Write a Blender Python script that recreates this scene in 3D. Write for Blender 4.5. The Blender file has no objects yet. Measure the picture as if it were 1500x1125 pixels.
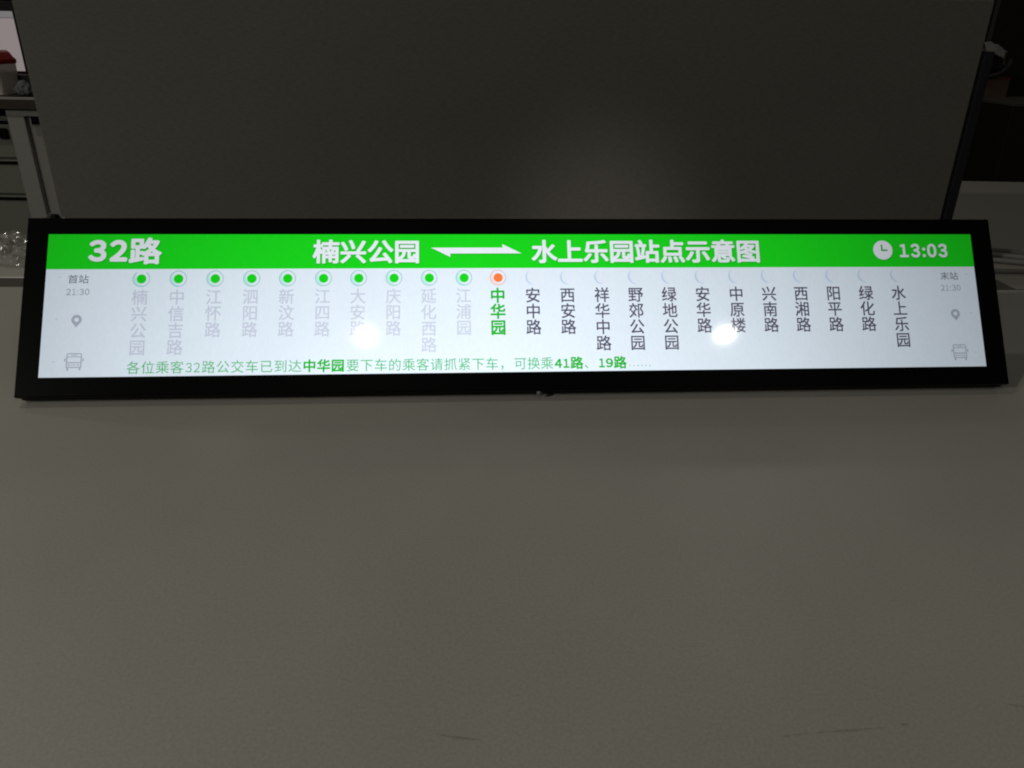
import bpy, bmesh, math, random
from mathutils import Vector, Matrix, noise

random.seed(7)
C = bpy.context.scene.collection
scene = bpy.context.scene

# ------------------------------------------------------------------ camera
cam_data = bpy.data.cameras.new("camera")
cam = bpy.data.objects.new("camera", cam_data)
C.objects.link(cam)
cam_data.sensor_width = 36.0
cam_data.lens = 27.0
cam_data.clip_start = 0.02
cam_data.clip_end = 60.0
cam.matrix_world = Matrix(((0.99982, -0.01888, 0.0, 0.0),
                           (0.00787, 0.41681, -0.90896, 0.0),
                           (0.01716, 0.90880, 0.41688, 0.31446),
                           (0, 0, 0, 1)))
scene.camera = cam

# ------------------------------------------------------------------ world and lamps
world = bpy.data.worlds.new("World")
scene.world = world
world.use_nodes = True
wb = world.node_tree.nodes["Background"]
wb.inputs[0].default_value = (1.0, 0.95, 0.83, 1)
wb.inputs[1].default_value = 0.026


def add_downlight_or_fill(loc, power, radius=0.036):
    l = bpy.data.lights.new("downlight_or_fill", "AREA")
    l.shape = "DISK"
    l.size = radius * 2
    l.energy = power
    l.color = (1.0, 0.955, 0.85)
    o = bpy.data.objects.new("downlight_or_fill", l)
    o.location = loc
    C.objects.link(o)


for lx, ly, lp, lr in ((-3.2, -2.3, 128.0, 0.05), (-0.9, 0.75, 3.2, 0.05), (-0.321, -1.185, 3.6, 0.026), (1.283, -1.075, 3.0, 0.036),  # the second is an added fill, brightening the desk round the display
                       (-2.9, 2.4, 8.0, 0.05), (1.15, 3.25, 2.6, 0.05), (2.86, 3.25, 0.8, 0.05)):  # first on this line is an added fill for the far left workplace
    add_downlight_or_fill((lx, ly, 2.0), lp, lr)

# added narrow spot without a real source, makes the light pool on the partition
sl = bpy.data.lights.new("pool_fill_spot", "SPOT")
sl.energy = 82.0
sl.color = (1.0, 0.94, 0.86)
sl.spot_size = math.radians(6.6)
sl.spot_blend = 1.0
sl.shadow_soft_size = 0.05
so = bpy.data.objects.new("pool_fill_spot", sl)
so.location = (-0.10, -1.15, 2.0)
so.rotation_euler = (Vector((0.12, 1.01, 0.03)) - so.location).to_track_quat("-Z", "Y").to_euler()
C.objects.link(so)

scene.view_settings.view_transform = "Standard"
scene.view_settings.look = "None"
scene.view_settings.exposure = 0
scene.view_settings.gamma = 1
scene.view_settings.use_curve_mapping = False
scene.cycles.filter_width = 2.0
scene.cycles.max_bounces = 8
scene.cycles.sample_clamp_indirect = 3.0


# ------------------------------------------------------------------ materials
def new_mat(name):
    m = bpy.data.materials.new(name)
    m.use_nodes = True
    nt = m.node_tree
    return m, nt, nt.nodes["Principled BSDF"]


def surf(name, col, rough=0.5, spec=0.5, speck=0.0, speck_scale=400.0, bump=0.0, bump_scale=300.0,
         metal=0.0, blotch=0.0, stretch=(1, 1, 1)):
    m, nt, b = new_mat(name)
    b.inputs["Roughness"].default_value = rough
    b.inputs["Specular IOR Level"].default_value = spec
    b.inputs["Metallic"].default_value = metal
    b.inputs["Base Color"].default_value = (*col, 1)
    tc = nt.nodes.new("ShaderNodeTexCoord")
    mp = nt.nodes.new("ShaderNodeMapping")
    mp.inputs["Scale"].default_value = stretch
    nt.links.new(tc.outputs["Object"], mp.inputs["Vector"])
    last = None
    for amt, sc, det in ((speck, speck_scale, 3.0), (blotch, 5.0, 4.0)):
        if amt <= 0:
            continue
        n = nt.nodes.new("ShaderNodeTexNoise")
        n.inputs["Scale"].default_value = sc
        n.inputs["Detail"].default_value = det
        nt.links.new(mp.outputs[0], n.inputs["Vector"])
        r = nt.nodes.new("ShaderNodeMapRange")
        r.inputs["From Min"].default_value = 0.25
        r.inputs["From Max"].default_value = 0.75
        r.inputs["To Min"].default_value = 1 - amt
        r.inputs["To Max"].default_value = 1 + amt
        nt.links.new(n.outputs["Fac"], r.inputs["Value"])
        mul = nt.nodes.new("ShaderNodeVectorMath")
        mul.operation = "SCALE"
        if last is None:
            mul.inputs[0].default_value = col
        else:
            nt.links.new(last, mul.inputs[0])
        nt.links.new(r.outputs[0], mul.inputs["Scale"])
        last = mul.outputs[0]
    if last is not None:
        nt.links.new(last, b.inputs["Base Color"])
    if bump > 0:
        n = nt.nodes.new("ShaderNodeTexNoise")
        n.inputs["Scale"].default_value = bump_scale
        n.inputs["Detail"].default_value = 2.0
        nt.links.new(mp.outputs[0], n.inputs["Vector"])
        bp = nt.nodes.new("ShaderNodeBump")
        bp.inputs["Strength"].default_value = bump
        bp.inputs["Distance"].default_value = 0.001
        nt.links.new(n.outputs["Fac"], bp.inputs["Height"])
        nt.links.new(bp.outputs[0], b.inputs["Normal"])
    return m


LCD_GAIN = 1.22
LCD_FALL = 4.7


def lcd(name, srgb, gain=1.0, grid=True):
    """A lit liquid crystal panel behind a semi gloss face: dimmer the more obliquely it is seen."""
    lin = [((c / 255 + 0.055) / 1.055) ** 2.4 if c > 10 else c / 255 / 12.92 for c in srgb]
    m, nt, b = new_mat(name)
    b.inputs["Base Color"].default_value = (0.006, 0.006, 0.007, 1)
    b.inputs["Roughness"].default_value = 0.055
    b.inputs["Specular IOR Level"].default_value = 0.22
    b.inputs["Emission Color"].default_value = (*lin, 1)
    lw = nt.nodes.new("ShaderNodeLayerWeight")
    lw.inputs["Blend"].default_value = 0.5
    inv = nt.nodes.new("ShaderNodeMath")
    inv.operation = "SUBTRACT"
    inv.inputs[0].default_value = 1.0
    nt.links.new(lw.outputs["Facing"], inv.inputs[1])
    pw = nt.nodes.new("ShaderNodeMath")
    pw.operation = "POWER"
    pw.inputs[1].default_value = LCD_FALL
    nt.links.new(inv.outputs[0], pw.inputs[0])
    ml = nt.nodes.new("ShaderNodeMath")
    ml.operation = "MULTIPLY"
    ml.inputs[1].default_value = LCD_GAIN * gain
    nt.links.new(pw.outputs[0], ml.inputs[0])
    out = ml.outputs[0]
    # fine unevenness of the backlight and pixel columns
    tc = nt.nodes.new("ShaderNodeTexCoord")
    for scale, vec, amt in ((420.0, (1.0, 1.0, 0.5), 0.018), (7.0, (1, 1, 1), 0.02)):
        mp = nt.nodes.new("ShaderNodeMapping")
        mp.inputs["Scale"].default_value = vec
        nt.links.new(tc.outputs["Object"], mp.inputs["Vector"])
        n = nt.nodes.new("ShaderNodeTexNoise")
        n.inputs["Scale"].default_value = scale
        n.inputs["Detail"].default_value = 2.0
        nt.links.new(mp.outputs[0], n.inputs["Vector"])
        r = nt.nodes.new("ShaderNodeMapRange")
        r.inputs["From Min"].default_value = 0.3
        r.inputs["From Max"].default_value = 0.7
        r.inputs["To Min"].default_value = 1 - amt
        r.inputs["To Max"].default_value = 1 + amt
        nt.links.new(n.outputs["Fac"], r.inputs["Value"])
        mm = nt.nodes.new("ShaderNodeMath")
        mm.operation = "MULTIPLY"
        nt.links.new(out, mm.inputs[0])
        nt.links.new(r.outputs[0], mm.inputs[1])
        out = mm.outputs[0]
    nt.links.new(out, b.inputs["Emission Strength"])
    return m


def film_mat(name, amount=0.3):
    m = bpy.data.materials.new(name)
    m.use_nodes = True
    nt = m.node_tree
    nt.nodes.clear()
    out = nt.nodes.new("ShaderNodeOutputMaterial")
    tr = nt.nodes.new("ShaderNodeBsdfTransparent")
    tr.inputs[0].default_value = (0.86, 0.86, 0.84, 1)
    gl = nt.nodes.new("ShaderNodeBsdfGlossy")
    gl.inputs["Color"].default_value = (0.9, 0.9, 0.9, 1)
    gl.inputs["Roughness"].default_value = 0.15
    df = nt.nodes.new("ShaderNodeBsdfDiffuse")
    df.inputs[0].default_value = (0.5, 0.49, 0.46, 1)
    m1 = nt.nodes.new("ShaderNodeMixShader")
    m1.inputs[0].default_value = amount
    m2 = nt.nodes.new("ShaderNodeMixShader")
    m2.inputs[0].default_value = 0.22
    nt.links.new(tr.outputs[0], m1.inputs[1])
    nt.links.new(gl.outputs[0], m1.inputs[2])
    nt.links.new(m1.outputs[0], m2.inputs[1])
    nt.links.new(df.outputs[0], m2.inputs[2])
    nt.links.new(m2.outputs[0], out.inputs[0])
    return m


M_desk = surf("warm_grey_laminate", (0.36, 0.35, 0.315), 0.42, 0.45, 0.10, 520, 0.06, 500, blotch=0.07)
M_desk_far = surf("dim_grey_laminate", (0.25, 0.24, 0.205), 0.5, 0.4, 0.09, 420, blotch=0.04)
M_panel = surf("grey_partition_cloth", (0.089, 0.086, 0.074), 0.7, 0.25, 0.12, 300, 0.08, 420, blotch=0.07,
               stretch=(0.5, 1, 1.3))
M_black = surf("black_anodised", (0.003, 0.0035, 0.003), 0.4, 0.12, 0.2, 600)
M_bezel = surf("black_satin_bezel", (0.0012, 0.0017, 0.0013), 0.35, 0.035, 0.2, 700)
M_post = surf("blue_black_post", (0.008, 0.009, 0.012), 0.6, 0.2)
M_rail = surf("grey_rail", (0.16, 0.155, 0.14), 0.6, 0.3, 0.08, 300)
M_gap_shade = surf("gap_shade_edging", (0.095, 0.09, 0.078), 0.6, 0.3)  # shade of the gap between the desks, put into the edge colour
M_floor = surf("dark_carpet", (0.03, 0.03, 0.028), 0.9, 0.1, 0.3, 60)
M_wall = surf("dark_far_wall", (0.012, 0.012, 0.010), 0.9, 0.1, 0.1, 10)
M_film = film_mat("clear_plastic_film", 0.15)
M_film2 = film_mat("clear_plastic_scrap", 0.42)
M_cable = surf("grey_cable_sheath", (0.16, 0.155, 0.145), 0.45, 0.5)
M_cable_dark = surf("dark_cable_sheath", (0.10, 0.10, 0.09), 0.5, 0.4)
M_scuff = surf("dark_scuff", (0.285, 0.275, 0.245), 0.6, 0.3, 0.3, 900)
M_lens = surf("smoky_lens", (0.13, 0.13, 0.155), 0.22, 0.6)


# ------------------------------------------------------------------ mesh helpers
def link(name, me, mat, parent=None):
    o = bpy.data.objects.new(name, me)
    C.objects.link(o)
    if mat is not None:
        for m in (mat if isinstance(mat, (list, tuple)) else [mat]):
            me.materials.append(m)
    if parent is not None:
        o.parent = parent
    return o


def from_bm(name, bm, mat, parent=None, smooth=False):
    me = bpy.data.meshes.new(name)
    bm.normal_update()
    bm.to_mesh(me)
    bm.free()
    if smooth:
        for p in me.polygons:
            p.use_smooth = True
    return link(name, me, mat, parent)


def add_box(bm, x0, x1, y0, y1, z0, z1, bevel=0.0, seg=2):
    r = bmesh.ops.create_cube(bm, size=1.0)
    vs = r["verts"]
    for v in vs:
        v.co = Vector((x0 + (v.co.x + .5) * (x1 - x0), y0 + (v.co.y + .5) * (y1 - y0), z0 + (v.co.z + .5) * (z1 - z0)))
    if bevel > 0:
        es = list({e for v in vs for e in v.link_edges})
        bmesh.ops.bevel(bm, geom=es, offset=bevel, segments=seg, affect="EDGES", profile=0.5)


def box(name, dims, mat, parent=None, bevel=0.0, seg=2):
    bm = bmesh.new()
    add_box(bm, *dims, bevel=bevel, seg=seg)
    return from_bm(name, bm, mat, parent)


def tube(bm, pts, r, n=10):
    pts = [Vector(p) for p in pts]
    rings = []
    for i, p in enumerate(pts):
        t = (pts[min(i + 1, len(pts) - 1)] - pts[max(i - 1, 0)]).normalized()
        a = t.cross(Vector((0, 0, 1)))
        if a.length < 1e-4:
            a = Vector((1, 0, 0))
        a.normalize()
        b = a.cross(t)
        rings.append([bm.verts.new(p + (a * math.cos(k * 2 * math.pi / n) + b * math.sin(k * 2 * math.pi / n)) * r)
                      for k in range(n)])
    for A, B in zip(rings, rings[1:]):
        for k in range(n):
            bm.faces.new((A[k], A[(k + 1) % n], B[(k + 1) % n], B[k]))
    bm.faces.new(list(reversed(rings[0])))
    bm.faces.new(rings[-1])


def smooth_path(pts, k=8):
    P = [Vector(p) for p in pts]
    P = [P[0] * 2 - P[1]] + P + [P[-1] * 2 - P[-2]]
    out = []
    for i in range(1, len(P) - 2):
        for j in range(k):
            t = j / k
            a, b, c, d = P[i - 1], P[i], P[i + 1], P[i + 2]
            out.append(0.5 * ((2 * b) + (c - a) * t + (2 * a - 5 * b + 4 * c - d) * t * t + (3 * b - a - 3 * c + d) * t ** 3))
    out.append(P[-2])
    return out


def empty(name, loc=(0, 0, 0), rz=0.0):
    o = bpy.data.objects.new(name, None)
    o.empty_display_size = 0.05
    o.location = loc
    o.rotation_euler = (0, 0, rz)
    C.objects.link(o)
    return o


def tag(o, label=None, cat=None, group=None, kind=None):
    if label:
        o["label"] = label
    if cat:
        o["category"] = cat
    if group:
        o["group"] = group
    if kind:
        o["kind"] = kind
    return o


# ------------------------------------------------------------------ setting
FLOOR = -0.73
o = box("floor", (-5, 6, -1.5, 8, FLOOR - 0.1, FLOOR), M_floor)
tag(o, kind="structure")
o = box("back_wall", (-5, 6, 7.0, 7.1, FLOOR, 2.2), M_wall)
tag(o, kind="structure")

YAW = math.radians(2.95)          # the desk and its partition stand slightly askew to the view
# the desk the display stands on
desk = tag(empty("desk", (0, 0.584, 0), YAW), "wide warm grey laminate desk carrying the lit display", "desk")
box("desktop", (-1.3, 1.4, -0.45, 0.411, -0.025, 0.0), M_desk, desk, 0.0015)
for sx in (-1.22, 1.30):
    box("leg", (sx, sx + 0.04, -0.40, 0.36, FLOOR - 0.0, -0.026), M_rail, desk, 0.002)


def scuff(pts, w):
    """a thin worn stroke lying on the desktop, broken and tapering"""
    bm = bmesh.new()
    inv = Matrix.Rotation(-YAW, 4, "Z")
    path = smooth_path([inv @ Vector((x, y - 0.584, 0.0003)) for x, y in pts], 10)
    prev = None
    for i, p in enumerate(path):
        t = i / (len(path) - 1)
        ww = w * (0.25 + 0.75 * math.sin(math.pi * min(1, t + 0.15))) * (0.5 + noise.noise(Vector((t * 9, w * 900, 0))))
        ww = max(ww, 0.00012)
        a, b = bm.verts.new(p + Vector((0, ww, 0))), bm.verts.new(p - Vector((0, ww, 0)))
        if prev and random.random() > 0.12:
            bm.faces.new((prev[0], prev[1], b, a))
        prev = (a, b)
    return from_bm("scuff_mark", bm, M_scuff, desk)


scuff([(0.137, 0.2735), (0.15, 0.2755), (0.176, 0.2785), (0.190, 0.280)], 0.0006)
scuff([(0.200, 0.2822), (0.2015, 0.2824), (0.2035, 0.2823)], 0.0011)
scuff([(-0.034, 0.271), (-0.026, 0.2695), (-0.012, 0.268)], 0.0006)
scuff([(0.262, 0.2965), (0.268, 0.295), (0.275, 0.294)], 0.0007)

# far desks on the other side of the gap
fd = tag(empty("desk", (-0.95, 1.0757, 0), YAW), "narrow grey desk strip under the clear plastic film behind the display", "desk")
box("desktop", (-0.5, 0.36, -0.085, 0.085, -0.025, 0.0), M_desk, fd, 0.0015)
box("edge_band", (-0.5, 0.36, -0.0866, -0.0853, -0.025, -0.0015), M_gap_shade, fd)  # dark strip added so the gap reads as shaded
box("leg", (-0.46, -0.42, -0.06, 0.06, FLOOR, -0.026), M_rail, fd, 0.002)
box("leg", (0.28, 0.32, -0.06, 0.06, FLOOR, -0.026), M_rail, fd, 0.002)

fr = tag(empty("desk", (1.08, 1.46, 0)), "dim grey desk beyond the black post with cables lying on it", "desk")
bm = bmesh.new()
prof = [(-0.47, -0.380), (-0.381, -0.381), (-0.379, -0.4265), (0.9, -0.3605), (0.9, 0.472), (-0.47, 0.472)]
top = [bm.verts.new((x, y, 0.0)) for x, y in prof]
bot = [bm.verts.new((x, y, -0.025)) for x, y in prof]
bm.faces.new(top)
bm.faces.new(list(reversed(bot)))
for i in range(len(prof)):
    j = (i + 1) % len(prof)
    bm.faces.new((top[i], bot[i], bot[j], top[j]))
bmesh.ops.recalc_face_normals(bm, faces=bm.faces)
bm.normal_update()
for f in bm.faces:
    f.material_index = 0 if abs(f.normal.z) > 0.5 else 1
from_bm("desktop", bm, [M_desk_far, M_gap_shade], fr)  # sides coloured dark to stand in for shade in the gap
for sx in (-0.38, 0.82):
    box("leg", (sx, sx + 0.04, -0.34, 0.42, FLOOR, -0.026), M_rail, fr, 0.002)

# partition standing in the gap between the desks
part = tag(empty("desk_partition", (0, 1.003, 0), YAW), "tall grey partition panel standing behind the display", "partition")
box("panel", (-0.5798, 0.5712, 0.0, 0.022, -0.02, 0.3595), M_panel, part, 0.002)
box("end_post", (0.5732, 0.5856, -0.003, 0.019, -0.02, 0.3026), M_post, part, 0.001)
box("base_rail", (-1.3, 0.70, -0.022, 0.05, -0.115, -0.06), M_floor, part, 0.001)

# ------------------------------------------------------------------ the display
H = 0.1627
DISP = Matrix(((0.99717, -0.06201, -0.04245, 0.0),
               (0.07515, 0.82826, 0.55528, 0.0),
               (0.00073, -0.55690, 0.83058, 0.0),
               (0, 0, 0, 1)))
K = 1.0348
T = Vector((0.01304, 0.7425, 0.15046))
# origin of the thing: middle of the front lower edge
DISP = DISP.to_3x3().to_4x4() @ Matrix.Scale(K, 4)
DISP.translation = T + K * Vector((0.04245 * H, -0.55528 * H, -0.83058 * H))
disp = tag(empty("bus_route_display"), "long black bar display lit with a green and white bus route map", "display")
disp.matrix_world = DISP

U0, U1, V0, V1, VG = -0.4313, 0.4301, 0.0153, 0.1454, 0.0478


def zz(v):
    return H - v


# bezel: one ring with a stepped opening
bm = bmesh.new()


def rect_ring(bm, outer, inner, yo, yi):
    (a0, a1, b0, b1), (c0, c1, d0, d1) = outer, inner
    A = [bm.verts.new(p) for p in ((a0, yo, b0), (a1, yo, b0), (a1, yo, b1), (a0, yo, b1))]
    B = [bm.verts.new(p) for p in ((c0, yi, d0), (c1, yi, d0), (c1, yi, d1), (c0, yi, d1))]
    for i in range(4):
        j = (i + 1) % 4
        bm.faces.new((A[i], A[j], B[j], B[i]))


W2 = 0.45
b1 = 0.0008
ext = lambda d: (-W2 + d, W2 - d, d, H - d)
inn = lambda d: (U0 - d, U1 + d, zz(V1) - d, zz(V0) + d)
rect_ring(bm, ext(0.0), ext(b1 * 0.3), b1, b1 * 0.3)
rect_ring(bm, ext(b1 * 0.3), ext(b1), b1 * 0.3, 0.0)
rect_ring(bm, ext(b1), inn(0.0004), 0.0, 0.0)
rect_ring(bm, inn(0.0004), inn(0.0), 0.0, 0.0010)
rect_ring(bm, ext(0.0), ext(0.0), 0.008, b1)
rect_ring(bm, ext(0.002), ext(0.0), 0.0082, 0.008)
bmesh.ops.remove_doubles(bm, verts=bm.verts, dist=1e-6)
bmesh.ops.recalc_face_normals(bm, faces=bm.faces)
from_bm("bezel", bm, M_bezel, disp)
box("rear_housing", (-W2 + 0.0015, W2 - 0.0015, 0.0083, 0.017, -0.001, H - 0.004), M_black, disp, 0.001)


def stand_leg(u):
    inv = DISP.inverted()
    bm = bmesh.new()
    top = DISP @ Vector((u, 0.0178, 0.11))
    foot = Vector((top.x, top.y + 0.055, 0.003))
    for s in (0,):
        tube(bm, [inv @ top, inv @ (top * 0.5 + foot * 0.5), inv @ foot], 0.0035, 8)
    return from_bm("stand_leg", bm, M_black, disp, True)


stand_leg(-0.28)
stand_leg(0.28)
# receiver bump under the lower edge, and the thumb screw behind the upper left corner
bm = bmesh.new()
bmesh.ops.create_uvsphere(bm, u_segments=16, v_segments=10, radius=0.0023)
for v in bm.verts:
    v.co = Vector((v.co.x * 1.05 + 0.0055, v.co.y + 0.0045, v.co.z * 1.1 - 0.0016))
from_bm("receiver_lens", bm, M_lens, disp, True)
bm = bmesh.new()
bmesh.ops.create_cone(bm, segments=20, radius1=0.0042, radius2=0.0038, depth=0.013, cap_ends=True)
for v in bm.verts:
    v.co = Vector((v.co.x - 0.4330, v.co.y + 0.012, v.co.z + H + 0.0005))
from_bm("thumb_screw", bm, M_black, disp)

# ---- the picture on the screen
P_white = lcd("screen_white", (231, 244, 255))
P_green = lcd("screen_green", (24, 220, 28))
P_green_shade = lcd("screen_green_shade", (16, 182, 20))
P_title = lcd("screen_title_white", (240, 246, 255))
P_past = lcd("screen_past_grey", (204, 211, 229))
P_next = lcd("screen_slate", (88, 84, 106))
P_side = lcd("screen_side_grey", (128, 134, 146))
P_icon = lcd("screen_icon_grey", (180, 189, 203))
P_time = lcd("screen_time_grey", (160, 168, 182))
P_ring = lcd("screen_ring_teal", (112, 186, 178))
P_cyan = lcd("screen_cyan", (188, 240, 240))
P_orange = lcd("screen_orange", (255, 128, 62))
P_oring = lcd("screen_orange_ring", (236, 150, 130))
P_blush = lcd("screen_blush", (248, 222, 220))
P_pale = lcd("screen_pale_blue", (197, 219, 246))
P_paler = lcd("screen_paler_blue", (231, 242, 253))
P_tick = lcd("screen_ticker_green", (78, 190, 112))
P_tickb = lcd("screen_ticker_bold_green", (26, 184, 40))

YS = 0.0009            # screen face depth behind the bezel face
LAY = 0.00012          # each drawn layer stands this much in front of the one below

bm = bmesh.new()
vs = [bm.verts.new((u, YS, zz(v))) for u, v in ((U0 - .0003, V1 + .0003), (U1 + .0003, V1 + .0003), (U1 + .0003, V0 - .0003), (U0 - .0003, V0 - .0003))]
bm.faces.new(vs)
screen = from_bm("screen", bm, P_white, disp)
screen["label"] = "lit screen showing a bus route with its stops"


class Flat:
    """flat drawing on the screen, in millimetres of the screen plane"""

    def __init__(self):
        self.v, self.f, self.mi, self.mats = [], [], [], []

    def m(self, mat):
        if mat not in self.mats:
            self.mats.append(mat)
        return self.mats.index(mat)

    def pt(self, u, v, layer):
        self.v.append((u / 1000, YS - LAY * layer, zz(v / 1000)))
        return len(self.v) - 1

    def poly(self, pts, mat, layer=1):
        k = self.m(mat)
        idx = [self.pt(u, v, layer) for u, v in pts]
        area = sum(pts[i][0] * pts[(i + 1) % len(pts)][1] - pts[(i + 1) % len(pts)][0] * pts[i][1] for i in range(len(pts)))
        self.f.append(idx if area < 0 else idx[::-1])
        self.mi.append(k)

    def rect(self, u0, u1, v0, v1, mat, layer=1):
        self.poly([(u0, v0), (u1, v0), (u1, v1), (u0, v1)], mat, layer)

    def disc(self, u, v, r, mat, layer=1, n=40):
        self.poly([(u + r * math.cos(2 * math.pi * i / n), v + r * math.sin(2 * math.pi * i / n)) for i in range(n)], mat, layer)

    def arc(self, u, v, r0, r1, a0, a1, mat, layer=1, n=44, taper=False, sv=1.0):
        for i in range(n):
            p, q = a0 + (a1 - a0) * i / n, a0 + (a1 - a0) * (i + 1) / n
            tp = math.sin(math.pi * i / n) if taper else 1.0
            tq = math.sin(math.pi * (i + 1) / n) if taper else 1.0
            i0, i1 = r1 - (r1 - r0) * tp, r1 - (r1 - r0) * tq
            P = [(u + i0 * math.cos(p), v + sv * i0 * math.sin(p)), (u + r1 * math.cos(p), v + sv * r1 * math.sin(p)),
                 (u + r1 * math.cos(q), v + sv * r1 * math.sin(q)), (u + i1 * math.cos(q), v + sv * i1 * math.sin(q))]
            if taper and i == 0:
                P = P[1:]
            elif taper and i == n - 1:
                P = P[:3]
            self.poly(P, mat, layer)

    def glyphs(self, text, u, v, em, mat, layer=1, bold=0.0, fit=None, squash=1.0):
        """text with its em box's top left at (u, v); fit=(u1, v1) stretches the ink into the box"""
        c = bpy.data.curves.new("text", "FONT")
        c.body = text
        c.size = 1.0
        c.resolution_u = 4
        ob = bpy.data.objects.new("text", c)
        C.objects.link(ob)
        dg = bpy.context.evaluated_depsgraph_get()
        me = bpy.data.meshes.new_from_object(ob.evaluated_get(dg))
        bpy.data.objects.remove(ob)
        xs = [w.co.x for w in me.vertices]
        ys = [w.co.y for w in me.vertices]
        x0, x1, y0, y1 = min(xs), max(xs), min(ys), max(ys)
        k = self.m(mat)
        x0, x1, y0, y1 = x0 - bold, x1 + bold, y0 - bold, y1 + bold
        nshift = 0 if bold <= 0 else (8 if bold > .02 else 4)
        shifts = [(0, 0)] + [(bold * math.cos(2 * math.pi * (q + .5) / nshift), bold * math.sin(2 * math.pi * (q + .5) / nshift))
                             for q in range(nshift)]
        for q, (sx, sy) in enumerate(shifts):                       # a heavier weight: the stroke swept round a small circle
            base = len(self.v)
            for w in me.vertices:
                gx, gy = w.co.x + sx, w.co.y + sy
                if fit:
                    uu = u + (gx - x0) / (x1 - x0) * (fit[0] - u)
                    vv = v + (y1 - gy) / (y1 - y0) * (fit[1] - v)
                else:
                    uu = u + gx * em * squash
                    vv = v + (0.86 - gy) * em
                self.pt(uu, vv, layer + q * 0.03)
            for p in me.polygons:
                idx = [base + i for i in p.vertices]
                self.f.append(idx if p.normal.z > 0 else idx[::-1])
                self.mi.append(k)
        bpy.data.meshes.remove(me)
        bpy.data.curves.remove(c)

    def build(self, name, label=None):
        me = bpy.data.meshes.new(name)
        me.from_pydata(self.v, [], self.f)
        o = link(name, me, self.mats, screen)
        for p, k in zip(me.polygons, self.mi):
            p.material_index = k
        me.update()
        if label:
            o["label"] = label
        return o


# header
F = Flat()
F.rect(U0 * 1000 - .2, U1 * 1000 + .2, V0 * 1000 - .2, VG * 1000, P_green, 1)
F.build("header_band")


def header_text(name, items):
    F = Flat()
    for text, u0, v0, u1, v1, bold in items:
        F.glyphs(text, u0 - .15, v0 + .75, 1, P_green_shade, 2, bold + .012, fit=(u1 + .75, v1 + 1.0))
        F.glyphs(text, u0, v0, 1, P_title, 3, bold, fit=(u1, v1))
    return F.build(name)


header_text("route_number", [("３", -396.0, 20.6, -380.2, 41.0, .048), ("２", -377.6, 20.6, -362.0, 41.0, .048), ("路", -360.8, 18.3, -332.0, 43.5, .034)])
header_text("origin_name", [("楠兴公园", -198.5, 20.4, -102.0, 43.2, .030)])
header_text("destination_title", [("水上乐园站点示意图", 1.8, 20.4, 218.9, 43.3, .030)])
F = Flat()
arrow = [((-91, 28.2), (-25.1, 28.2), (-25.1, 31.0), (-84.0, 31.0)), ((-91, 28.2), (-84.0, 31.0), (-73.4, 33.8), (-73.4, 37.1)),
         ((-84, 31), (-14.5, 31), (-7.5, 33.8), (-73.4, 33.8)), ((-25.1, 24.9), (-7.5, 33.8), (-14.5, 31), (-25.1, 31))]
for a in arrow:
    F.poly([(u + .5, v + 1.0) for u, v in a], P_green_shade, 2)
    F.poly(list(a), P_title, 3)
F.build("direction_arrow")
F = Flat()
F.disc(340.9, 31.9, 9.6, P_green_shade, 2)
F.disc(340.5, 31.1, 9.5, P_title, 3)
F.rect(338.7, 340.3, 25.6, 32.1, P_green_shade, 4)
F.rect(340.35, 345.0, 30.5, 32.1, P_green_shade, 4)
F.build("clock_icon")
header_text("clock_time", [("１", 357.0, 25.0, 365.8, 38.4, .040), ("３", 368.2, 24.8, 377.4, 38.6, .040), (":", 379.8, 28.6, 382.8, 38.4, .03),
                           ("０", 384.6, 24.8, 394.0, 38.6, .040), ("３", 395.8, 24.8, 404.8, 38.6, .040)])

# stops
NAMES = ["楠兴公园", "中信吉路", "江怀路", "泗阳路", "新汶路", "江四路", "大安路", "庆阳路", "延化西路", "江浦园", "中华园", "安中路", "西安路",
         "祥华中路", "野郊公园", "绿地公园", "安华路", "中原楼", "兴南路", "西湘路", "阳平路", "绿化路", "水上乐园"]
MARK_U = [-348.9, -316.7, -284.5, -252.3, -220.5, -188.5, -156.9, -125.0, -93.0, -61.2, -29.9, 2.0, 34.2, 66.2, 97.9, 129.6, 161.5,
          193.6, 225.2, 256.2, 287.8, 319.6, 351.6]
for i, (nm, u) in enumerate(zip(NAMES, MARK_U)):
    v = 56.9 - max(0, i - 10) * 0.09
    F = Flat()
    if i <= 10:
        cur = i == 10
        ring, glow, dot = (P_oring, P_blush, P_orange) if cur else (P_ring, P_cyan, P_green)
        a0, a1 = (-0.3 * math.pi, 1.3 * math.pi) if i == 0 else (0, 2 * math.pi)
        F.arc(u, v, 6.95, 7.45, a0, a1, ring, 1)
        F.arc(u, v, 4.6, 6.8, 0.35 * math.pi, 1.35 * math.pi, glow, 1, taper=True)
        F.disc(u + .2, v + .1, 4.25, dot, 2)
        F.build("station_marker", "orange marker of the current stop" if cur else "green marker of a stop already passed")
    else:
        F.disc(u + 0.4, v, 6.6, P_paler, 1)
        F.arc(u + 0.4, v, 5.2, 7.0, 0.42 * math.pi, 1.36 * math.pi, P_pale, 2, taper=True)
        F.build("station_marker", "pale crescent marker of a coming stop")
    F = Flat()
    em = 15.0
    v0 = 66.6 - max(0, i - 10) * 0.04
    uu = u - em / 2 - (0.3 if i < 11 else -0.2)
    mat, bold = (P_past, .013) if i < 10 else ((P_tickb, .028) if i == 10 else (P_next, .016))
    for k, ch in enumerate(nm):
        F.glyphs(ch, uu, v0 + k * (15.25 if len(nm) > 3 else 15.05), em, mat, 1, bold, squash=0.97)
    F.build("station_name", "bold green name of the current stop" if i == 10 else ("faded grey stop name" if i < 10 else "dark slate stop name"))

# running message
F = Flat()
e = 12.8


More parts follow.
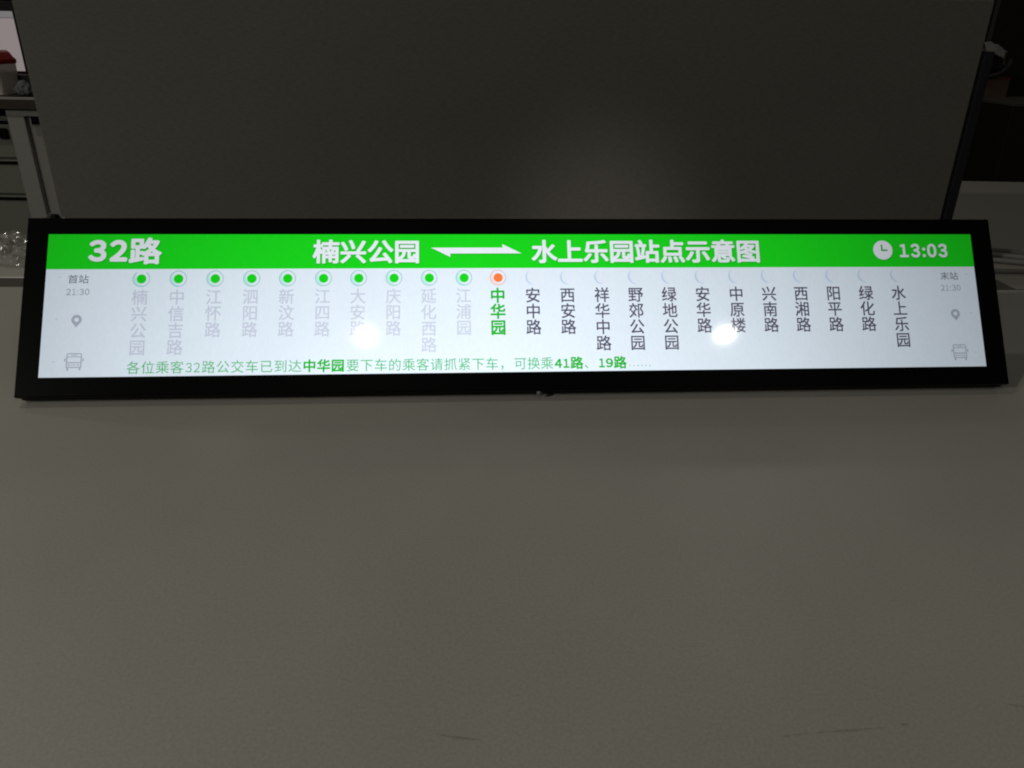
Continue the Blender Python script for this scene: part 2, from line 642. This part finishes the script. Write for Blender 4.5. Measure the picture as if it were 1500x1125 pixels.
def run(text, u0, u1, bold, mat, v0=131.8, em=12.1):
    n = len(text)
    step = (u1 - u0) / n
    for k, ch in enumerate(text):
        F.glyphs(ch, u0 + k * step, v0, em, mat, 1, bold)


run("各位乘客", -357.8, -308.0, -.004, P_tick)
F.glyphs("３", -307.0, 133.8, 1, P_tick, 1, 0, fit=(-301.6, 142.3))
F.glyphs("２", -300.0, 133.8, 1, P_tick, 1, 0, fit=(-294.6, 142.3))
run("路公交车已到达", -293.4, -205.8, -.004, P_tick)
run("中华园", -205.6, -168.2, .030, P_tickb)
run("要下车的乘客请抓紧下车，", -167.6, -18.0, -.004, P_tick)
run("可换乘", -17.2, 19.2, -.004, P_tick)
F.glyphs("４", 20.0, 133.8, 1, P_tickb, 1, .036, fit=(27.0, 142.3))
F.glyphs("１", 28.0, 133.8, 1, P_tickb, 1, .036, fit=(33.6, 142.3))
run("路", 34.4, 47.0, .030, P_tickb)
run("、", 46.8, 59.0, .0, P_tick)
F.glyphs("１", 60.8, 133.8, 1, P_tickb, 1, .036, fit=(66.2, 142.3))
F.glyphs("９", 67.2, 133.8, 1, P_tickb, 1, .036, fit=(73.9, 142.3))
run("路", 74.4, 87.0, .030, P_tickb)
for k in range(6):
    F.disc(89.4 + k * 3.7, 140.9, .55, P_tick, 1, 10)
F.build("running_message")

# terminal columns left and right
def side(name_txt, u, u_pin, u_bus, v_pin):
    F = Flat()
    F.glyphs(name_txt, u - 9.0, 52.8, 1, P_side, 1, .012, fit=(u + 8.8, 60.9))
    for ch, a, b in (("２", -9.8, -5.9), ("１", -4.8, -1.8), (":", -0.5, 0.3), ("３", 1.5, 5.3), ("０", 6.1, 9.9)):
        F.glyphs(ch, u + a, 67.2 if ch == ":" else 65.8, 1, P_time, 1, .012, fit=(u + b, 71.6))
    F.build("terminal_label")
    F = Flat()
    pv = v_pin
    F.arc(u_pin, pv, 1.9, 4.5, 0.0, 2 * math.pi, P_icon, 1, 36)
    F.poly([(u_pin - 4.2, pv + 1.6), (u_pin - 2.2, pv + 2.4), (u_pin, pv + 7.0)], P_icon, 2)
    F.poly([(u_pin + 4.2, pv + 1.6), (u_pin, pv + 7.0), (u_pin + 2.2, pv + 2.4)], P_icon, 2)
    F.poly([(u_pin - 2.2, pv + 2.4), (u_pin + 2.2, pv + 2.4), (u_pin, pv + 7.0)], P_icon, 2)
    F.build("pin_icon")
    F = Flat()
    a, b = u_bus - 6.6, u_bus + 6.6
    t = 124.0
    F.rect(a + 1, b - 1, t, t + 1.0, P_icon)
    F.rect(a, a + 1.1, t + 0.7, t + 13.2, P_icon)
    F.rect(b - 1.1, b, t + 0.7, t + 13.2, P_icon)
    F.rect(a + 1.15, b - 1.15, t + 2.9, t + 3.7, P_icon)
    F.rect(a + 1.15, b - 1.15, t + 8.0, t + 9.0, P_icon)
    F.rect(a + 1.15, b - 1.15, t + 12.2, t + 13.2, P_icon)
    F.rect(u_bus - 2.6, u_bus + 2.6, t + 1.6, t + 2.2, P_icon)
    F.disc(a + 2.7, t + 10.6, .8, P_icon, 1, 14)
    F.disc(b - 2.7, t + 10.6, .8, P_icon, 1, 14)
    F.rect(u_bus - 2.6, u_bus + 2.6, t + 10.2, t + 10.9, P_icon)
    F.rect(a - 1.6, a - .5, t + 4.6, t + 7.4, P_icon)
    F.rect(b + .5, b + 1.6, t + 4.6, t + 7.4, P_icon)
    F.rect(a + .6, a + 2.2, t + 13.25, t + 15.4, P_icon)
    F.rect(b - 2.2, b - .6, t + 13.25, t + 15.4, P_icon)
    F.build("bus_icon")


side("首站", -403.0, -402.4, -402.3, 94.0)
side("末站", 404.0, 405.7, 405.8, 94.1)
for u in (-419.6, 421.2):
    for v in (55.1, 93.6, 131.7):
        F = Flat()
        F.rect(u - 1.0, u + 1.0, v - .5, v + .5, P_pale)
        F.build("tick_mark")


# ------------------------------------------------------------------ clear plastic and cables
def crumple(name, x0, x1, y0, y1, hfun, nx, ny, mat, seed=0.0, amp=0.012, freq=26.0):
    bm = bmesh.new()
    g = []
    for j in range(ny + 1):
        row = []
        for i in range(nx + 1):
            s, t = i / nx, j / ny
            x, y = x0 + (x1 - x0) * s, y0 + (y1 - y0) * t
            q = Vector((x * freq, y * freq, seed))
            z = abs(noise.noise(q)) * amp * 1.4 + abs(noise.noise(q * 2.7)) * amp * .6 + abs(noise.noise(q * 6.1)) * amp * .3
            edge = min(1.0, 5 * s, 5 * (1 - s), 5 * t, 5 * (1 - t))
            dx = noise.noise(q + Vector((9, 3, 1))) * .01
            dy = noise.noise(q + Vector((2, 7, 5))) * .01
            row.append(bm.verts.new((x + dx, y + dy, hfun(s, t) + z * (0.4 + .6 * edge))))
        g.append(row)
    for j in range(ny):
        for i in range(nx):
            bm.faces.new((g[j][i], g[j][i + 1], g[j + 1][i + 1], g[j + 1][i]))
    return from_bm(name, bm, mat)


o = crumple("plastic_film", -1.05, -0.66, 1.045, 1.165, lambda s, t: 0.002 + 0.014 * t, 170, 60, M_film, 3.1, .014, 42)
tag(o, "crumpled clear plastic film lying on the narrow desk strip beside the partition", "plastic film")
inv = DISP
top_left = DISP @ Vector((-0.4275, 0.018, H + 0.001))


def scrap():
    bm = bmesh.new()
    n = 26
    g = []
    for j in range(13):
        row = []
        for i in range(n + 1):
            s, t = i / n, j / 12
            a = math.pi * (1.02 - 1.04 * s)
            r = 0.0105 + 0.003 * noise.noise(Vector((s * 8, t * 5, 2)))
            loc = Vector((-0.4345 + r * 1.15 * math.cos(a), 0.010 + 0.016 * t, H - 0.002 + r * math.sin(a) * (0.9 + .25 * noise.noise(Vector((s * 11, t * 7, 4))))))
            loc += Vector((noise.noise(Vector((s * 20, t * 16, 7))), noise.noise(Vector((s * 18, t * 13, 9))), noise.noise(Vector((s * 23, t * 19, 1))))) * 0.0016
            row.append(bm.verts.new(DISP @ loc))
        g.append(row)
    for j in range(12):
        for i in range(n):
            bm.faces.new((g[j][i], g[j][i + 1], g[j + 1][i + 1], g[j + 1][i]))
    return from_bm("plastic_scrap", bm, M_film2)


tag(scrap(), "small scrap of clear plastic caught over the display's upper left corner", "plastic film")

cables = [
    ([(0.60, 1.262, .0045), (0.777, 1.232, .0045), (0.86, 1.205, .0045), (1.0, 1.178, .0045), (1.25, 1.16, .0045)], .0042, M_cable_dark,
     "darkest cable, farthest back of the cables on the dim desk"),
    ([(0.60, 1.232, .0045), (0.76, 1.205, .0045), (0.84, 1.178, .0045), (1.0, 1.146, .0045), (1.25, 1.12, .0045)], .0042, M_cable,
     "pale grey cable second from the back on the dim desk"),
    ([(0.58, 1.19, .0045), (0.72, 1.178, .0045), (0.82, 1.152, .0045), (1.0, 1.13, .0045), (1.25, 1.095, .0045)], .0042, M_cable,
     "pale grey cable lying third from the back on the dim desk"),
    ([(0.57, 1.115, .004), (0.70, 1.112, .004), (0.80, 1.112, .004), (1.0, 1.108, .004), (1.25, 1.06, .004)], .0036, M_cable_dark,
     "straight dark cable nearest the gap between the desks"),
]
for pts, r, mat, lab in cables:
    bm = bmesh.new()
    tube(bm, smooth_path(pts, 8), r, 10)
    o = from_bm("cable", bm, mat, None, True)
    tag(o, lab, "cable", "cables lying on the desk beyond the partition")

# ------------------------------------------------------------------ far left: another workplace
M_ltable = surf("dark_brown_table", (0.035, 0.025, 0.018), 0.5, 0.4, 0.3, 40)
M_lwhite = surf("pale_edge_band", (0.30, 0.29, 0.27), 0.5, 0.4)
M_lleg = surf("grey_metal_leg", (0.26, 0.26, 0.235), 0.5, 0.4, 0.06, 90)
M_lleg2 = surf("grey_metal_leg_inner", (0.26, 0.25, 0.23), 0.55, 0.3)
M_drawer = surf("grey_green_steel", (0.17, 0.18, 0.15), 0.5, 0.4, 0.05, 60)
M_red = surf("red_plastic_lid", (0.42, 0.025, 0.022), 0.3, 0.5, 0.05, 40)
M_tub, nt, b = new_mat("milky_plastic_tub")
b.inputs["Base Color"].default_value = (0.85, 0.79, 0.73, 1)
b.inputs["Roughness"].default_value = 0.35
b.inputs["Transmission Weight"].default_value = 0.35
b.inputs["IOR"].default_value = 1.15
M_lump = surf("grey_green_cloth", (0.13, 0.14, 0.14), 0.7, 0.3, 0.5, 60)
LY = 3.75
lt = tag(empty("office_table", (-2.6, LY, 0)), "dark edged office table with grey legs beyond the partition's left side", "table")
box("tabletop", (-0.9, 0.7, 0.012, 0.7, -0.052, 0.0), M_ltable, lt, 0.002)
box("edge_band", (-0.9, 0.7, 0.0, 0.0115, -0.010, 0.001), M_lwhite, lt, 0.001)
box("edge_board", (-0.9, 0.7, 0.002, 0.0118, -0.052, -0.0105), M_ltable, lt, 0.001)
box("rail", (0.205, 0.69, 0.03, 0.06, -0.085, -0.053), M_lleg, lt, 0.001)
bm = bmesh.new()
add_box(bm, 0.205, 0.285, 0.03, 0.09, FLOOR, -0.086, .003)
from_bm("leg", bm, M_lleg, lt)
bm = bmesh.new()
add_box(bm, 0.2855, 0.69, 0.06, 0.085, FLOOR, -0.086, .002)
from_bm("side_panel", bm, M_lleg2, lt)
box("cable_slot", (0.30, 0.40, 0.057, 0.0595, -0.125, -0.093), M_black, lt)
box("slot_plate", (0.31, 0.41, 0.0575, 0.0596, -0.175, -0.127), M_drawer, lt)

dr = tag(empty("drawer_unit", (-2.75, LY + 0.12, FLOOR)), "grey green steel drawer unit under the office table", "drawer unit")
box("cabinet_body", (-0.25, 0.34, 0.022, 0.5, 0.0, 0.64), M_drawer, dr, 0.004)
for k, (z0, z1) in enumerate(((0.02, 0.255), (0.265, 0.43), (0.44, 0.62))):
    d = box("drawer", (-0.24, 0.33, 0.0, 0.0215, z0, z1), M_drawer, dr, 0.004)
    h = box("handle", (-0.24, 0.33, -0.006, -0.0005, z1 - 0.022, z1 - 0.006), M_black, d, 0.002)
box("lock", (0.25, 0.29, -0.02, -0.001, 0.53, 0.58), M_black, dr, 0.006)


def rounded_box(bm, cx, cy, z0, z1, hx, hy, r, flare=0.0, n=6, rings=None):
    rings = rings or [(z0, 0.0), (z1, flare)]
    loops = []
    for z, off in rings:
        loop = []
        for qx, qy, a0 in ((1, 1, 0), (-1, 1, 90), (-1, -1, 180), (1, -1, 270)):
            for k in range(n + 1):
                a = math.radians(a0 + 90 * k / n)
                rr = max(0.002, r + off)
                loop.append(bm.verts.new((cx + qx * (hx - r) + rr * math.cos(a), cy + qy * (hy - r) + rr * math.sin(a), z)))
        loops.append(loop)
    L = len(loops[0])
    for A, B in zip(loops, loops[1:]):
        for i in range(L):
            bm.faces.new((A[i], A[(i + 1) % L], B[(i + 1) % L], B[i]))
    bm.faces.new(list(reversed(loops[0])))
    bm.faces.new(loops[-1])


tub = tag(empty("storage_tub", (-2.52, LY + 0.14, 0.0012)), "milky plastic tub with a red lid standing on the office table", "tub")
bm = bmesh.new()
rounded_box(bm, 0, 0, 0, 0.13, 0.115, 0.09, 0.03, rings=[(0.0, -.006), (0.006, 0.0), (0.135, 0.002)])
from_bm("tub_body", bm, M_tub, tub, False)
bm = bmesh.new()
rounded_box(bm, 0, 0, 0.132, 0.19, 0.115, 0.09, 0.03,
            rings=[(0.1355, 0.005), (0.137, 0.008), (0.152, 0.009), (0.158, 0.004), (0.166, -.003), (0.184, -.012), (0.192, -.022), (0.194, -.029)])
from_bm("lid", bm, M_red, tub, True)
box("sticker", (0.012, 0.026, -0.0925, -0.0905, 0.03, 0.06), M_red, tub, 0.0005)


def lump(name, loc, r, mat, seed, squash=1.0, amp=0.35, parent=None):
    bm = bmesh.new()
    bmesh.ops.create_icosphere(bm, subdivisions=4, radius=1.0)
    for v in bm.verts:
        d = v.co.normalized()
        k = 1 + amp * noise.noise(d * 1.7 + Vector((seed, 0, 0))) + amp * .5 * noise.noise(d * 4 + Vector((0, seed, 0))) + amp * .3 * abs(noise.noise(d * 8))
        v.co = Vector((d.x * k, d.y * k, max(d.z * k, -.75) * squash)) * r
    o = from_bm(name, bm, mat, parent, True)
    o.location = loc
    return o


o = lump("cloth_bundle", (-2.325, LY + 0.10, 0.028), 0.034, M_lump, 4.0)
tag(o, "crumpled grey green cloth bundle beside the red lidded tub", "cloth")

M_mon = surf("black_monitor_case", (0.008, 0.008, 0.008), 0.5, 0.3)


def glow(name, lin, s):
    m, nt, b = new_mat(name)
    b.inputs["Base Color"].default_value = (0.01, 0.01, 0.01, 1)
    b.inputs["Roughness"].default_value = 0.4
    b.inputs["Emission Color"].default_value = (*lin, 1)
    b.inputs["Emission Strength"].default_value = s
    return m


M_mscreen = glow("monitor_page", (1.0, 0.86, 0.85), 0.24)
M_mbar = glow("monitor_toolbar", (0.9, 0.84, 0.86), 0.20)
M_mline = glow("monitor_tool_line", (0.72, 0.52, 0.60), 0.20)
mon = tag(empty("computer_monitor", (-2.70, 4.05, 0.0012)), "switched on black monitor with a blank white page behind the tub", "monitor")
box("case", (-0.31, 0.335, 0.0, 0.04, 0.045, 0.405), M_mon, mon, 0.003)
f = box("display_panel", (-0.29, 0.283, -0.002, -0.0005, 0.096, 0.330), M_mscreen, mon)
box("toolbar", (-0.29, 0.283, -0.002, -0.0005, 0.3345, 0.361), M_mbar, mon)
box("tool_line", (-0.29, 0.283, -0.0021, -0.0004, 0.3302, 0.3343), M_mline, mon)
box("stand", (-0.04, 0.04, 0.04, 0.07, 0.008, 0.25), M_mon, mon, 0.003)
box("foot", (-0.13, 0.13, -0.04, 0.13, 0.0, 0.0078), M_mon, mon, 0.002)
sp = box("speaker", (-0.05, 0.07, -0.03, 0.04, 0.0, 0.085), M_mon, None, 0.006)
sp.location = (-2.385, 3.98, 0.0012)
tag(sp, "small black desk speaker between the tub and the cloth bundle", "speaker")

# ------------------------------------------------------------------ far right: dark storage corner
M_rtop = surf("worn_pale_edge", (0.20, 0.18, 0.15), 0.5, 0.4)
M_card = surf("brown_cardboard", (0.085, 0.056, 0.036), 0.8, 0.2, 0.15, 12, stretch=(1, 1, 6))
M_rblk = surf("dark_brown_wood", (0.010, 0.009, 0.006), 0.6, 0.3, 0.3, 20)
M_rcloth = surf("off_white_cloth", (0.22, 0.215, 0.20), 0.8, 0.2)
M_rgrey = surf("dim_grey_vinyl", (0.016, 0.016, 0.016), 0.6, 0.3)
M_rleg = surf("grey_side_panel", (0.055, 0.055, 0.047), 0.6, 0.3)
rt = tag(empty("side_table", (2.25, 3.9, 0)), "dark side table with a pale worn edge beyond the black post", "table")
box("tabletop", (-0.25, 0.095, 0.0, 0.5, -0.05, -0.012), M_rblk, rt, 0.002)
box("edge_band", (-0.25, 0.095, -0.004, 0.05, -0.0115, 0.0), M_rtop, rt, 0.002)
box("leg", (0.0, 0.09, 0.02, 0.06, FLOOR, -0.051), M_rleg, rt, 0.002)
bx = tag(empty("cardboard_box", (2.25, 3.93, 0.001)), "brown cardboard box with a red top edge on the side table", "box")
box("box_body", (-0.22, 0.085, 0.0, 0.3, 0.0, 0.148), M_card, bx, 0.002)
box("red_tape", (-0.22, 0.085, -0.001, 0.301, 0.149, 0.157), surf("dull_red_tape", (0.10, 0.012, 0.010), 0.5), bx, 0.001)
bg = tag(empty("black_bag", (2.25, 4.02, 0.159)), "black bag with a grey strap sitting on the cardboard box", "bag")
lump("bag_body", (0, 0.02, 0.05), 0.075, M_mon, 8.0, 0.85, 0.2, bg)
bm = bmesh.new()
path = smooth_path([(-0.05, -0.09, -0.0), (0.0, -0.105, 0.008), (0.045, -0.10, 0.035), (0.075, -0.075, 0.075)], 8)
tube(bm, path, 0.011, 8)
from_bm("strap", bm, M_rgrey, bg, True)
bm = bmesh.new()
n = 22
g = []
for j in range(n + 1):
    row = []
    for i in range(n + 1):
        s, t = i / n, j / n
        x = 2.19 + 0.16 * s + .01 * noise.noise(Vector((s * 4, t * 4, 1)))
        y = 3.93 + 0.12 * t
        z = 0.262 + 0.045 * math.sin(math.pi * min(1, t * 1.3)) - 0.055 * s * s - 0.03 * max(0, s - .35) * (1 - t) + .010 * noise.noise(Vector((s * 7, t * 7, 3)))
        row.append(bm.verts.new((x, y, z)))
    g.append(row)
for j in range(n):
    for i in range(n):
        if i / n + 0.5 * (1 - j / n) < 1.05:
            bm.faces.new((g[j][i], g[j][i + 1], g[j + 1][i + 1], g[j + 1][i]))
o = from_bm("white_cloth", bm, M_rcloth, None, True)
sm = o.modifiers.new("thickness", "SOLIDIFY")
sm.thickness = 0.003
tag(o, "crumpled off white cloth draped on top of the black bag", "cloth")
cb = tag(empty("dark_cabinet", (2.36, 3.55, FLOOR)), "black brown cabinet with a dim pale top edge at the far right", "cabinet")
box("cabinet_body", (-0.205, 0.6, 0.0, 0.45, 0.0, 0.785), M_rblk, cb, 0.003)
box("top_edge", (-0.208, 0.6, -0.003, 0.45, 0.786, 0.800), M_rleg, cb, 0.002)
wd = tag(empty("tall_wardrobe", (2.55, 4.6, FLOOR)), "tall dark brown wardrobe standing behind the black brown cabinet", "wardrobe")
box("wardrobe_body", (0.0, 0.9, 0.0, 0.5, 0.0, 1.9), M_rblk, wd, 0.004)
box("door_edge", (-0.002, 0.02, -0.004, -0.0005, 0.02, 1.88), M_rleg, wd, 0.001)
